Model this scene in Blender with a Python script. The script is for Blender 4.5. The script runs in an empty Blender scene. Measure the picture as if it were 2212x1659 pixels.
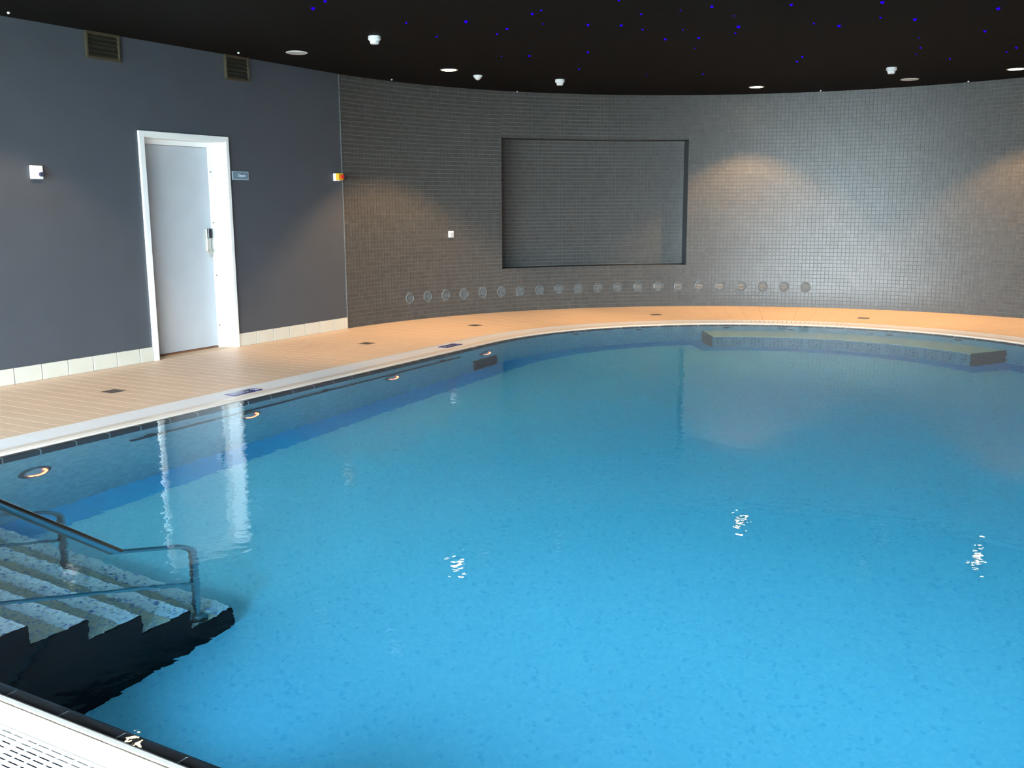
import bpy, math, random
from math import pi, sin, cos, radians as rad, hypot, atan2
from mathutils import Vector, Matrix
random.seed(7)
scene = bpy.context.scene
COL = scene.collection

# ------------------------------------------------------------------ camera
cam_d = bpy.data.cameras.new('camera'); cam = bpy.data.objects.new('camera', cam_d); COL.objects.link(cam)
cam_d.sensor_width = 36.0; cam_d.lens = 34.488; cam_d.clip_end = 200
Xv = Vector((0.5018864, -0.8649065, -0.0068446)); Uv = Vector((0.1560357, 0.0827548, 0.9842787)); Fv = Vector((0.8507426, 0.4950640, -0.1764898))
M = Matrix(((Xv.x, Uv.x, -Fv.x, 0.0), (Xv.y, Uv.y, -Fv.y, -8.0764), (Xv.z, Uv.z, -Fv.z, 1.5), (0, 0, 0, 1)))
cam.matrix_world = M
scene.camera = cam

# ------------------------------------------------------------------ exposure
scene.view_settings.view_transform = 'Standard'
scene.view_settings.look = 'None'
scene.view_settings.gamma = 1.0
scene.view_settings.use_curve_mapping = False
scene.view_settings.exposure = 0.0
scene.cycles.use_denoising = True
scene.cycles.max_bounces = 14
scene.cycles.diffuse_bounces = 6
scene.cycles.transmission_bounces = 10
scene.cycles.glossy_bounces = 6
scene.cycles.volume_bounces = 0
scene.cycles.blur_glossy = 0.5
scene.cycles.sample_clamp_indirect = 60.0

# ------------------------------------------------------------------ daylight: a bright overcast sky outside the windows
SKY = 84.0
world = bpy.data.worlds.new('overcast_sky'); scene.world = world; world.use_nodes = True
wn = world.node_tree.nodes; wl = world.node_tree.links
bg = wn['Background']; bg.inputs['Color'].default_value = (0.74, 0.89, 1.0, 1); bg.inputs['Strength'].default_value = SKY

WX = -3.0      # back (window) wall
H = 3.128      # ceiling height
CX, CY = 9.517, -5.54
RW = 5.55      # room radius
ZW = -0.011    # water level
ZF = -1.43     # pool floor
WIN = [(-2.55, -0.55), (-4.75, -2.75), (-6.95, -4.95), (-9.15, -7.15), (-10.85, -9.35)]   # window openings (y0,y1)
WZ0, WZ1 = 0.10, 2.45
for i, (y0, y1) in enumerate(WIN):     # light portals fill the window openings
    l = bpy.data.lights.new('window_portal', 'AREA'); l.shape = 'RECTANGLE'; l.size = y1-y0; l.size_y = WZ1-WZ0
    l.cycles.is_portal = True
    o = bpy.data.objects.new('window_portal', l); COL.objects.link(o)
    o.location = (WX-0.16, (y0+y1)/2, (WZ0+WZ1)/2); o.rotation_euler = (rad(90), 0, rad(-90))

# ------------------------------------------------------------------ material helpers
def nodes(name):
    m = bpy.data.materials.new(name); m.use_nodes = True
    nt = m.node_tree
    return m, nt, nt.nodes, nt.links, nt.nodes['Principled BSDF']
def mat(name, col, rough=0.5, metal=0.0, spec=0.5, noise=0.0, nscale=20.0, bump=0.0, bscale=200.0, emit=None, estr=0.0):
    m, nt, N, L, p = nodes(name)
    p.inputs['Base Color'].default_value = (*col, 1); p.inputs['Roughness'].default_value = rough
    p.inputs['Metallic'].default_value = metal; p.inputs['Specular IOR Level'].default_value = spec
    tc = N.new('ShaderNodeTexCoord')
    if noise:
        n = N.new('ShaderNodeTexNoise'); n.inputs['Scale'].default_value = nscale; n.inputs['Detail'].default_value = 4
        r = N.new('ShaderNodeMapRange'); r.inputs['From Min'].default_value = 0.3; r.inputs['From Max'].default_value = 0.7
        r.inputs['To Min'].default_value = 1-noise; r.inputs['To Max'].default_value = 1+noise
        h = N.new('ShaderNodeMix'); h.data_type = 'RGBA'; h.blend_type = 'MULTIPLY'; h.inputs[0].default_value = 1
        h.inputs[6].default_value = (*col, 1)
        L.new(tc.outputs['Object'], n.inputs['Vector']); L.new(n.outputs['Fac'], r.inputs['Value']); L.new(r.outputs[0], h.inputs[7])
        L.new(h.outputs[2], p.inputs['Base Color'])
    if bump:
        n = N.new('ShaderNodeTexNoise'); n.inputs['Scale'].default_value = bscale; n.inputs['Detail'].default_value = 3
        b = N.new('ShaderNodeBump'); b.inputs['Strength'].default_value = bump; b.inputs['Distance'].default_value = 0.002
        L.new(tc.outputs['Object'], n.inputs['Vector']); L.new(n.outputs['Fac'], b.inputs['Height']); L.new(b.outputs[0], p.inputs['Normal'])
    if emit:
        p.inputs['Emission Color'].default_value = (*emit, 1); p.inputs['Emission Strength'].default_value = estr
    return m
def island_mat(name, col, var, rough, spec=0.5, hue=None):
    # base colour varies from piece to piece
    m, nt, N, L, p = nodes(name)
    p.inputs['Roughness'].default_value = rough; p.inputs['Specular IOR Level'].default_value = spec
    g = N.new('ShaderNodeNewGeometry'); r = N.new('ShaderNodeMapRange')
    r.inputs['To Min'].default_value = 1-var; r.inputs['To Max'].default_value = 1+var
    L.new(g.outputs['Random Per Island'], r.inputs['Value'])
    h = N.new('ShaderNodeMix'); h.data_type = 'RGBA'; h.blend_type = 'MULTIPLY'; h.inputs[0].default_value = 1; h.inputs[6].default_value = (*col, 1)
    L.new(r.outputs[0], h.inputs[7]); L.new(h.outputs[2], p.inputs['Base Color'])
    return m
def mosaic_mat(name, cols, scale=24.0, grout=(0.5, 0.55, 0.6), rough=0.4, groutw=0.06):
    # small mosaic: square cells, each of a random colour from a ramp (too small to tell apart under water)
    m, nt, N, L, p = nodes(name)
    p.inputs['Roughness'].default_value = rough
    tc = N.new('ShaderNodeTexCoord'); v = N.new('ShaderNodeTexVoronoi'); v.distance = 'CHEBYCHEV'; v.inputs['Scale'].default_value = scale
    v.inputs['Randomness'].default_value = 0.12
    L.new(tc.outputs['Object'], v.inputs['Vector'])
    w = N.new('ShaderNodeTexWhiteNoise'); w.noise_dimensions = '3D'; L.new(v.outputs['Color'], w.inputs['Vector'])
    ramp = N.new('ShaderNodeValToRGB'); ramp.color_ramp.interpolation = 'CONSTANT'
    els = ramp.color_ramp.elements
    for i, (pos, c) in enumerate(cols):
        e = els[i] if i < 2 else els.new(pos)
        e.position = pos; e.color = (*c, 1)
    L.new(w.outputs['Value'], ramp.inputs['Fac'])
    L.new(ramp.outputs[0], p.inputs['Base Color'])
    return m

# ------------------------------------------------------------------ materials
M_paint = mat('grey_wall_paint', (0.066, 0.075, 0.090), 0.6, noise=0.04, nscale=3, bump=0.15, bscale=90)
M_ceil = mat('black_ceiling_paint', (0.0035, 0.0033, 0.003), 0.8, spec=0.12, noise=0.08, nscale=2)
M_white = mat('white_painted_steel', (0.86, 0.86, 0.84), 0.35)
M_leaf = mat('pale_grey_door_laminate', (0.52, 0.56, 0.60), 0.4, noise=0.03, nscale=5)
M_skirt = mat('cream_skirting_tile', (0.62, 0.60, 0.52), 0.3, noise=0.03, nscale=6)
M_grout = mat('pale_grout', (0.30, 0.29, 0.28), 0.8)
M_deckt = island_mat('beige_deck_tile', (0.74, 0.57, 0.425), 0.03, 0.55)
M_deckg = mat('beige_grout', (0.62, 0.48, 0.35), 0.8)
M_wtile = island_mat('grey_wall_mosaic', (0.070, 0.067, 0.062), 0.12, 0.40, 0.45)
M_wgrout = mat('grey_wall_grout', (0.17, 0.165, 0.155), 0.7)
M_black = mat('dark_niche_reveal', (0.022, 0.025, 0.027), 0.5)  # niche sill, soffit and sides, darker than its back
M_grate = mat('white_overflow_plastic', (0.84, 0.84, 0.85), 0.4)
M_gutter = mat('dark_gutter_channel', (0.018, 0.020, 0.035), 0.7)
M_cope = mat('cream_coping_stoneware', (0.80, 0.73, 0.65), 0.3, noise=0.03, nscale=9)
M_dark = mat('dark_grey_waterline_tile', (0.030, 0.030, 0.034), 0.3, noise=0.15, nscale=8)
M_joint = mat('light_joint_mortar', (0.45, 0.50, 0.52), 0.8)
M_steel = mat('brushed_stainless_steel', (0.36, 0.38, 0.39), 0.24, 1.0, bump=0.05, bscale=300)
M_steeld = mat('dull_stainless_steel', (0.20, 0.20, 0.19), 0.4, 0.8)
M_rail = mat('dark_coated_rail', (0.035, 0.055, 0.065), 0.5)
M_bronze = mat('brown_vent_metal', (0.085, 0.072, 0.045), 0.4, 0.3)
M_vblack = mat('black_duct_lining', (0.012, 0.012, 0.01), 0.8)
M_jet = mat('translucent_jet_plastic', (0.12, 0.14, 0.15), 0.35)
M_lens = mat('grey_lamp_lens', (0.45, 0.50, 0.55), 0.3)
M_jetd = mat('dark_jet_opening', (0.02, 0.02, 0.02), 0.5)
M_det = mat('white_detector_plastic', (0.80, 0.80, 0.78), 0.4)
M_off = mat('unlit_opal_glass', (0.62, 0.60, 0.56), 0.4)
M_box = mat('white_box_plastic', (0.80, 0.82, 0.82), 0.4)
M_yel = mat('yellow_switch_plastic', (0.80, 0.48, 0.02), 0.4)
M_red = mat('red_button_plastic', (0.75, 0.04, 0.02), 0.35)
M_knob = mat('dark_blue_grey_lens', (0.04, 0.05, 0.09), 0.2)
M_sign = mat('frosted_blue_acrylic', (0.16, 0.24, 0.31), 0.25)
M_signe = mat('pale_acrylic_edge', (0.42, 0.52, 0.58), 0.3)
M_text = mat('white_lettering', (0.75, 0.80, 0.85), 0.5)
M_dtext = mat('lavender_marker_lettering', (0.30, 0.28, 0.46), 0.5)
M_navy = mat('navy_blue_glazed_tile', (0.022, 0.018, 0.12), 0.25)
M_lock = mat('satin_lock_metal', (0.60, 0.58, 0.52), 0.35, 0.6)
M_lockb = mat('black_reader_plastic', (0.01, 0.012, 0.018), 0.25)
M_brown = mat('brown_door_seal', (0.22, 0.10, 0.05), 0.6)
M_drain = mat('dark_drain_grate', (0.16, 0.13, 0.11), 0.5, 0.3)
M_ter = mat('concrete_terrace', (0.30, 0.30, 0.28), 0.8, noise=0.1, nscale=2)
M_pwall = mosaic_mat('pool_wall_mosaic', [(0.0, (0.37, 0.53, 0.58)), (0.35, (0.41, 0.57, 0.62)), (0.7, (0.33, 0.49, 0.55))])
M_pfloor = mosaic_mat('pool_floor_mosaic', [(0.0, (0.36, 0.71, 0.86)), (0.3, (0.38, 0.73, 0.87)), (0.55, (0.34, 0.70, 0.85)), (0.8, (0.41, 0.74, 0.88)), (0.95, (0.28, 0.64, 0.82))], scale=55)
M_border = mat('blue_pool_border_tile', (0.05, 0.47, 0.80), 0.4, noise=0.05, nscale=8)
M_step = mosaic_mat('speckled_step_mosaic', [(0.0, (0.60, 0.66, 0.72)), (0.45, (0.52, 0.58, 0.68)), (0.68, (0.42, 0.44, 0.46)), (0.78, (0.26, 0.33, 0.56)), (0.85, (0.70, 0.74, 0.76)), (0.97, (0.12, 0.16, 0.40))], scale=72)
M_stepsh = mosaic_mat('shaded_step_mosaic', [(0.0, (0.48, 0.43, 0.34)), (0.4, (0.38, 0.37, 0.33)), (0.7, (0.54, 0.47, 0.38)), (0.9, (0.24, 0.28, 0.38))], scale=72)  # tan tone carries the shade of the step above in its colour
M_stepb = mat('black_stair_side_tile', (0.003, 0.003, 0.004), 0.6, spec=0.1)
M_bencht = mosaic_mat('beige_bench_mosaic', [(0.0, (0.95, 0.85, 0.62)), (0.5, (0.90, 0.80, 0.58)), (0.8, (0.95, 0.88, 0.66))], scale=36)
M_benchf = mosaic_mat('blue_grey_bench_mosaic', [(0.0, (0.21, 0.36, 0.40)), (0.5, (0.24, 0.39, 0.43)), (0.8, (0.19, 0.33, 0.38))], scale=30)
M_benche = mat('charcoal_bench_end_tile', (0.045, 0.042, 0.042), 0.5, noise=0.2, nscale=20)

def emission(name, col, s):
    m, nt, N, L, p = nodes(name)
    e = N.new('ShaderNodeEmission'); e.inputs['Color'].default_value = (*col, 1); e.inputs['Strength'].default_value = s
    L.new(e.outputs[0], N['Material Output'].inputs['Surface']); return m
M_lampglow = emission('warm_downlight_glow', (1.0, 0.70, 0.36), 45.0)
M_star = emission('blue_fibre_star', (0.014, 0.0, 1.0), 1.7)
M_poolglow = emission('orange_lamp_glow', (1.0, 0.20, 0.09), 7.0)

def water_mat():
    m, nt, N, L, p = nodes('pool_water'); N.remove(p)
    out = N['Material Output']
    g = N.new('ShaderNodeBsdfGlass'); g.inputs['IOR'].default_value = 1.333; g.inputs['Roughness'].default_value = 0.0
    tc = N.new('ShaderNodeTexCoord')
    n1 = N.new('ShaderNodeTexNoise'); n1.inputs['Scale'].default_value = 15.0; n1.inputs['Detail'].default_value = 2.0; n1.inputs['Roughness'].default_value = 0.4
    n2 = N.new('ShaderNodeTexNoise'); n2.inputs['Scale'].default_value = 1.6; n2.inputs['Detail'].default_value = 1.0
    L.new(tc.outputs['Object'], n1.inputs['Vector']); L.new(tc.outputs['Object'], n2.inputs['Vector'])
    b1 = N.new('ShaderNodeBump'); b1.inputs['Strength'].default_value = 1.0; b1.inputs['Distance'].default_value = 0.0011
    b2 = N.new('ShaderNodeBump'); b2.inputs['Strength'].default_value = 1.0; b2.inputs['Distance'].default_value = 0.0025
    L.new(n1.outputs['Fac'], b1.inputs['Height']); L.new(n2.outputs['Fac'], b2.inputs['Height'])
    L.new(b2.outputs[0], b1.inputs['Normal']); L.new(b1.outputs[0], g.inputs['Normal'])
    L.new(g.outputs[0], out.inputs['Surface'])
    v = N.new('ShaderNodeVolumeAbsorption'); v.inputs['Color'].default_value = (0.05, 0.88, 0.99, 1); v.inputs['Density'].default_value = 0.26
    L.new(v.outputs[0], out.inputs['Volume'])
    return m
M_water = water_mat()
def pane_mat():
    m, nt, N, L, p = nodes('window_glass'); N.remove(p)
    t = N.new('ShaderNodeBsdfTransparent'); t.inputs['Color'].default_value = (0.92, 0.96, 0.96, 1)
    g = N.new('ShaderNodeBsdfGlossy'); g.inputs['Roughness'].default_value = 0.02
    f = N.new('ShaderNodeFresnel'); f.inputs['IOR'].default_value = 1.45; mx = N.new('ShaderNodeMixShader')
    L.new(f.outputs[0], mx.inputs[0]); L.new(t.outputs[0], mx.inputs[1]); L.new(g.outputs[0], mx.inputs[2])
    L.new(mx.outputs[0], N['Material Output'].inputs['Surface']); return m
M_pane = pane_mat()

# ------------------------------------------------------------------ mesh helpers
class MB:
    def __init__(s): s.v = []; s.f = []; s.m = []
    def add(s, vs, fs, mi=0):
        o = len(s.v); s.v += [tuple(v) for v in vs]; s.f += [tuple(i+o for i in f) for f in fs]; s.m += [mi]*len(fs)
    def box(s, x0, x1, y0, y1, z0, z1, mi=0):
        s.add([(x0,y0,z0),(x1,y0,z0),(x1,y1,z0),(x0,y1,z0),(x0,y0,z1),(x1,y0,z1),(x1,y1,z1),(x0,y1,z1)],
              [(0,3,2,1),(4,5,6,7),(0,1,5,4),(1,2,6,5),(2,3,7,6),(3,0,4,7)], mi)
    def bevbox(s, x0, x1, y0, y1, z0, z1, b, mi=0):
        # box with all edges chamfered
        cs = []
        for ax in range(3):
            pass
        lo = (x0,y0,z0); hi = (x1,y1,z1); V = []; idx = {}
        for sx in (0,1):
            for sy in (0,1):
                for sz in (0,1):
                    c = [(lo,hi)[k][i] for i, k in enumerate((sx,sy,sz))]
                    sg = [(1,-1)[k] for k in (sx,sy,sz)]
                    for ax in range(3):
                        p = [c[i]+(0 if i == ax else sg[i]*b) for i in range(3)]
                        idx[(sx,sy,sz,ax)] = len(V); V.append(p)
        F = []
        def q(*k): F.append(tuple(idx[x] for x in k))
        for sg in (0,1):
            a = [(sg,0,0,0),(sg,1,0,0),(sg,1,1,0),(sg,0,1,0)]; q(*(a if sg else a[::-1]))
            a = [(0,sg,0,1),(1,sg,0,1),(1,sg,1,1),(0,sg,1,1)]; q(*(a[::-1] if sg else a))
            a = [(0,0,sg,2),(1,0,sg,2),(1,1,sg,2),(0,1,sg,2)]; q(*(a if sg else a[::-1]))
        for a in (0,1):
            for c in (0,1):
                q((a,c,0,0),(a,c,1,0),(a,c,1,1),(a,c,0,1))
                q((a,0,c,0),(a,1,c,0),(a,1,c,2),(a,0,c,2))
                q((0,a,c,1),(1,a,c,1),(1,a,c,2),(0,a,c,2))
        for a in (0,1):
            for c in (0,1):
                for d in (0,1): q((a,c,d,0),(a,c,d,1),(a,c,d,2))
        s.add(V, F, mi)
    def lathe(s, prof, n=24, c=(0,0,0), mi=0, cap=True):
        vs = []; fs = []; k = len(prof)
        for i in range(n):
            a = 2*pi*i/n
            for r, z in prof: vs.append((c[0]+r*cos(a), c[1]+r*sin(a), c[2]+z))
        for i in range(n):
            j = (i+1) % n
            for t in range(k-1): fs.append((i*k+t, j*k+t, j*k+t+1, i*k+t+1))
        if cap:
            if prof[0][0] > 1e-6: fs.append(tuple(i*k for i in range(n))[::-1])
            if prof[-1][0] > 1e-6: fs.append(tuple(i*k+k-1 for i in range(n)))
        s.add(vs, fs, mi)
    def tube(s, pts, r, n=14, mi=0):
        P = [Vector(p) for p in pts]; vs = []; fs = []; up = None
        for i, p in enumerate(P):
            t = (P[min(i+1, len(P)-1)]-P[max(i-1, 0)]).normalized()
            if up is None: up = Vector((0,1,0)) if abs(t.y) < 0.9 else Vector((1,0,0))
            a = t.cross(up).normalized(); bb = a.cross(t).normalized(); up = bb
            for k in range(n):
                g = 2*pi*k/n; w = p+a*cos(g)*r+bb*sin(g)*r; vs.append(tuple(w))
        for i in range(len(P)-1):
            for k in range(n):
                l = (k+1) % n; fs.append((i*n+k, i*n+l, (i+1)*n+l, (i+1)*n+k))
        fs.append(tuple(range(n))[::-1]); fs.append(tuple((len(P)-1)*n+k for k in range(n)))
        s.add(vs, fs, mi)
    def build(s, name, mats, parent=None, loc=None, rot=None, smooth=False):
        me = bpy.data.meshes.new(name); me.from_pydata(s.v, [], s.f)
        mats = mats if isinstance(mats, (list, tuple)) else [mats]
        for m in mats: me.materials.append(m)
        if len(mats) > 1: me.polygons.foreach_set('material_index', s.m)
        if smooth:
            me.polygons.foreach_set('use_smooth', [True]*len(me.polygons))
            try: me.set_sharp_from_angle(angle=rad(35))
            except Exception: pass
        me.update(); return link(name, me, parent, loc, rot)
def link(name, me, parent=None, loc=None, rot=None):
    o = bpy.data.objects.new(name, me); COL.objects.link(o)
    if parent: o.parent = parent
    if loc: o.location = loc
    if rot: o.rotation_euler = rot
    return o
def fixn(o):
    import bmesh
    bm = bmesh.new(); bm.from_mesh(o.data); bmesh.ops.recalc_face_normals(bm, faces=bm.faces); bm.to_mesh(o.data); bm.free(); return o
def empty(name, loc, rot=(0,0,0)):
    o = bpy.data.objects.new(name, None); o.empty_display_size = 0.1; COL.objects.link(o); o.location = loc; o.rotation_euler = rot; return o
def tag(o, label, cat, group=None):
    o['label'] = label; o['category'] = cat
    if group: o['group'] = group
    return o
def struct(o): o['kind'] = 'structure'; return o
def stuff(o): o['kind'] = 'stuff'; return o
def pol(r, a): return (CX+r*cos(a), CY+r*sin(a))

def outline(r, nl=40, na=120, xn=None):
    """U-shaped outline: near edge, straight left side, half circle, straight right side"""
    x0 = 1.68+(3.26-r) if xn is None else xn
    P = []
    for i in range(nl): P.append((x0+(CX-x0)*i/nl, CY+r))
    for i in range(na+1): P.append(pol(r, pi/2-pi*i/na))
    for i in range(1, nl+1): P.append((CX+(x0-CX)*i/nl, CY-r))
    for i in range(1, nl): P.append((x0, CY-r+2*r*i/nl))
    return P
def loft(mb, prof, mi=0, closed=False, **k):
    """prof: (r, z) or (r, z, xn); sweeps the profile round the outline"""
    rings = []; base = len(mb.v)
    for p in prof:
        O = outline(p[0], xn=p[2] if len(p) > 2 else None, **k)
        rings.append(len(mb.v)-base); mb.v += [(x, y, p[1]) for x, y in O]
    n = len(O); m = len(prof)
    for j in range(m if closed else m-1):
        a = rings[j]; c = rings[(j+1) % m]
        for i in range(n):
            i2 = (i+1) % n
            mb.f.append((base+a+i, base+a+i2, base+c+i2, base+c+i)); mb.m.append(mi)

# ------------------------------------------------------------------ floor slab, deck tiles
mb = MB(); loft(mb, [(3.62, -0.007), (RW+0.2, -0.007, WX-0.1)]); floor = struct(fixn(mb.build('floor', M_deckg)))
def tilepoly(mb, c, h=0.007, z0=-0.007, b=0.0007, mi=0):
    """one tile from its 4 corner points, with a small edge bevel"""
    cx = sum(p[0] for p in c)/4; cy = sum(p[1] for p in c)/4
    top = []
    for x, y in c:
        d = hypot(x-cx, y-cy); k = (d-b*1.4)/d; top.append((cx+(x-cx)*k, cy+(y-cy)*k, z0+h))
    mid = [(x, y, z0+h-b) for x, y in c]; bot = [(x, y, z0) for x, y in c]
    vs = bot+mid+top; fs = [(8, 9, 10, 11)]
    for i in range(4):
        j = (i+1) % 4; fs += [(i, j, 4+j, 4+i), (4+i, 4+j, 8+j, 8+i)]
    mb.add(vs, fs, mi)
TX = 0.1345; NR = 7; TY = (RW-3.65)/NR
mb = MB(); g = 0.0009
tilepoly(mb, [(g, -TY+g), (TX-g, -TY+g), (TX-g, -g), (g, -g)]); me_tile = bpy.data.meshes.new('deck_tile'); me_tile.from_pydata(mb.v, [], mb.f); me_tile.materials.append(None)
me_tile.materials.clear()
M_dt = []
m1, nt, N, L, p = nodes('beige_deck_tile_single'); p.inputs['Roughness'].default_value = 0.5
oi = N.new('ShaderNodeObjectInfo'); r_ = N.new('ShaderNodeMapRange'); r_.inputs['To Min'].default_value = 0.97; r_.inputs['To Max'].default_value = 1.03
h_ = N.new('ShaderNodeMix'); h_.data_type = 'RGBA'; h_.blend_type = 'MULTIPLY'; h_.inputs[0].default_value = 1; h_.inputs[6].default_value = (0.74, 0.57, 0.425, 1)
L.new(oi.outputs['Random'], r_.inputs['Value']); L.new(r_.outputs[0], h_.inputs[7]); L.new(h_.outputs[2], p.inputs['Base Color'])
me_tile.materials.append(m1)
rest = MB()
x = CX; cols = 0
while x > WX+0.02:
    x -= TX; cols += 1
    for j in range(NR):
        y = CY+RW-j*TY
        if cols <= 42:
            link('deck_tile', me_tile, floor, (x, y, 0))
        else:
            xx = max(x, WX)
            tilepoly(rest, [(xx+g, y-TY+g), (x+TX-g, y-TY+g), (x+TX-g, y-g), (xx+g, y-g)])
        yr = CY-3.65-(j)*TY
        xx = max(x, WX)
        tilepoly(rest, [(xx+g, yr-TY+g), (x+TX-g, yr-TY+g), (x+TX-g, yr-g), (xx+g, yr-g)])
# half-circle rows
NA = 60
for j in range(NR):
    r0 = 3.65+j*TY; r1 = r0+TY
    for i in range(NA):
        a0 = pi/2-pi*i/NA; a1 = pi/2-pi*(i+1)/NA; ga = g/r0
        tilepoly(rest, [pol(r0+g, a0-ga), pol(r1-g, a0-ga), pol(r1-g, a1+ga), pol(r0+g, a1+ga)][::-1])
# near deck between the window wall and the pool
xn = 1.68+(3.26-3.65); nx = 14; dx = (xn-WX)/nx; ny = 54; dy = 7.3/ny
for i in range(nx):
    for j in range(ny//2):
        x0 = WX+i*dx; y0 = CY-3.65+j*dy*2
        tilepoly(rest, [(x0+g, y0+g), (x0+dx-g, y0+g), (x0+dx-g, y0+2*dy-g), (x0+g, y0+2*dy-g)])
stuff(fixn(rest.build('deck_tiling', M_deckt, floor)))

# ------------------------------------------------------------------ left wall with the door opening
DX0, DX1, DZ = 6.735, 7.80, 2.22
mb = MB()
for x0, x1, z0, z1 in ((WX-0.3, DX0, -0.01, H+0.02), (DX1, 9.728, -0.01, H+0.02), (DX0, DX1, DZ, H+0.02)):
    mb.box(x0, x1, 0.01, 0.32, z0, z1)
wl_ = struct(mb.build('wall_left', M_paint)); wl_.location = (0, 0, 0)
# painted face sits at y = 0.01 (skirting tiles stand proud to y = 0)
mb = MB(); mb.box(9.722, 9.732, 0.002, 0.30, 0, H); struct(mb.build('trim_1', mat('pale_corner_strip', (0.16, 0.19, 0.21), 0.4)))
mb = MB(); mb.box(WX-0.3, CX+1.0, CY-RW-0.32, CY-RW-0.01, -0.01, H+0.02); struct(mb.build('wall_right', M_paint))

# skirting
base = struct(MB().build('baseboard_left', M_grout)) if False else None
mb = MB(); mb.box(WX, DX0-0.06, 0.003, 0.011, 0, 0.140); mb.box(DX1+0.04, 9.722, 0.003, 0.011, 0, 0.140)
base = struct(mb.build('baseboard_left', mat('grey_skirting_joint', (0.16, 0.16, 0.15), 0.8)))
xs = 5.163-0.2685*28
edges = [xs+0.2685*i for i in range(64)]
for i in range(len(edges)-1):
    a, c = edges[i], edges[i+1]
    for lo, hi in ((WX, 6.672), (7.843, 9.722)):
        x0, x1 = max(a, lo), min(c, hi)
        if x1-x0 > 0.03:
            t = MB(); t.bevbox(x0+0.004, x1-0.004, -0.004, 0.009, 0.002, 0.143, 0.0015); t.build('skirting_tile', M_skirt, base)

# ------------------------------------------------------------------ back wall with windows
mb = MB(); ys = [CY-RW-0.02]+[v for w in WIN[::-1] for v in w]+[0.02]
for i in range(0, len(ys), 2): mb.box(WX-0.3, WX, ys[i], ys[i+1], -0.01, H+0.02)
for y0, y1 in WIN: mb.box(WX-0.3, WX, y0, y1, -0.01, WZ0); mb.box(WX-0.3, WX, y0, y1, WZ1, H+0.02)
struct(mb.build('wall_back', M_paint))
for k, (y0, y1) in enumerate(WIN):
    f = MB(); t = 0.05
    f.box(WX-0.12, WX-0.05, y0, y0+t, WZ0, WZ1); f.box(WX-0.12, WX-0.05, y1-t, y1, WZ0, WZ1)
    f.box(WX-0.12, WX-0.05, y0+t, y1-t, WZ0, WZ0+t); f.box(WX-0.12, WX-0.05, y0+t, y1-t, WZ1-t, WZ1)
    ym = (y0+y1)/2; f.box(WX-0.11, WX-0.06, ym-0.025, ym+0.025, WZ0+t, WZ1-t)
    fr = struct(f.build('window_%d' % (k+1), M_white))
    for a, c in ((y0+t, ym-0.025), (ym+0.025, y1-t)):
        g2 = MB(); g2.add([(WX-0.085, a, WZ0+t), (WX-0.085, c, WZ0+t), (WX-0.085, c, WZ1-t), (WX-0.085, a, WZ1-t)], [(0, 1, 2, 3)]); g2.build('window_pane', M_pane, fr)
mb = MB(); mb.box(-40, WX-0.3, -40, 30, -0.3, -0.05); struct(mb.build('terrace', M_ter))

# ------------------------------------------------------------------ curved mosaic wall with the niche
A0, A1 = rad(59.55), rad(29.44); NZ0, NZ1 = 0.63, 2.49; ND = 0.42
RB = RW+0.006
mb = MB(); AS = rad(88.0)
angs = sorted({rad(88.0)-rad(178.0)*i/178 for i in range(179)} | {A0, A1}, reverse=True)
zs = [-0.01, NZ0, NZ1, H+0.02]
for i in range(len(angs)-1):
    a, c = angs[i], angs[i+1]
    for k in range(3):
        if k == 1 and c >= A1-1e-6 and a <= A0+1e-6: continue
        p, q = pol(RB, a), pol(RB, c)
        mb.add([(*p, zs[k]), (*q, zs[k]), (*q, zs[k+1]), (*p, zs[k+1])], [(0, 1, 2, 3)], 0)
    p, q = pol(RB+0.6, a), pol(RB+0.6, c)      # outer face, so the wall has thickness
    mb.add([(*p, -0.01), (*q, -0.01), (*q, H+0.02), (*p, H+0.02)], [(3, 2, 1, 0)], 0)
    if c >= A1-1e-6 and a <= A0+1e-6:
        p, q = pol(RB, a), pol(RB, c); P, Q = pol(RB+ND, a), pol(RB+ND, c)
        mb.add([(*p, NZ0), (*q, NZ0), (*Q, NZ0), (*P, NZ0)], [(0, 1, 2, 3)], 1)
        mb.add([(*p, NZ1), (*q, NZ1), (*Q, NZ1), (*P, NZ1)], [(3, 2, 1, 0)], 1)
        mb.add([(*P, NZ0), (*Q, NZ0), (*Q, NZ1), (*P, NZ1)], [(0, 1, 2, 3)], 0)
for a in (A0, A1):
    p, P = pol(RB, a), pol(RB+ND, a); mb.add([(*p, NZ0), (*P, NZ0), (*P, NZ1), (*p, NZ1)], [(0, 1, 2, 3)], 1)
wf = struct(mb.build('wall_far', [M_wgrout, M_black]))
PT = 0.0552
def mosaic_patch(mb, r, a0, a1, z0, z1, skip=None, th=0.005):
    n = int((a0-a1)*r/PT); m = round((z1-z0)/PT); pz = (z1-z0)/m; da = (a0-a1)/n; gg = 0.0022; ga = gg/r
    for i in range(n):
        b0 = a0-i*da-ga; b1 = a0-(i+1)*da+ga
        o = [pol(r+th, b0), pol(r+th, b1)]; f = [pol(r, b0-ga*0.5), pol(r, b1+ga*0.5)]
        for k in range(m):
            if skip and skip((b0+b1)/2, z0+(k+.5)*pz): continue
            u0 = z0+k*pz+gg; u1 = z0+(k+1)*pz-gg
            mb.add([(*o[0], u0), (*o[1], u0), (*o[1], u1), (*o[0], u1), (*f[0], u0+gg*.5), (*f[1], u0+gg*.5), (*f[1], u1-gg*.5), (*f[0], u1-gg*.5)],
                   [(4, 5, 6, 7), (0, 1, 5, 4), (1, 2, 6, 5), (2, 3, 7, 6), (3, 0, 4, 7)])
JETS = [rad(75.995-3.2475*i) for i in range(21)]
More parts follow.
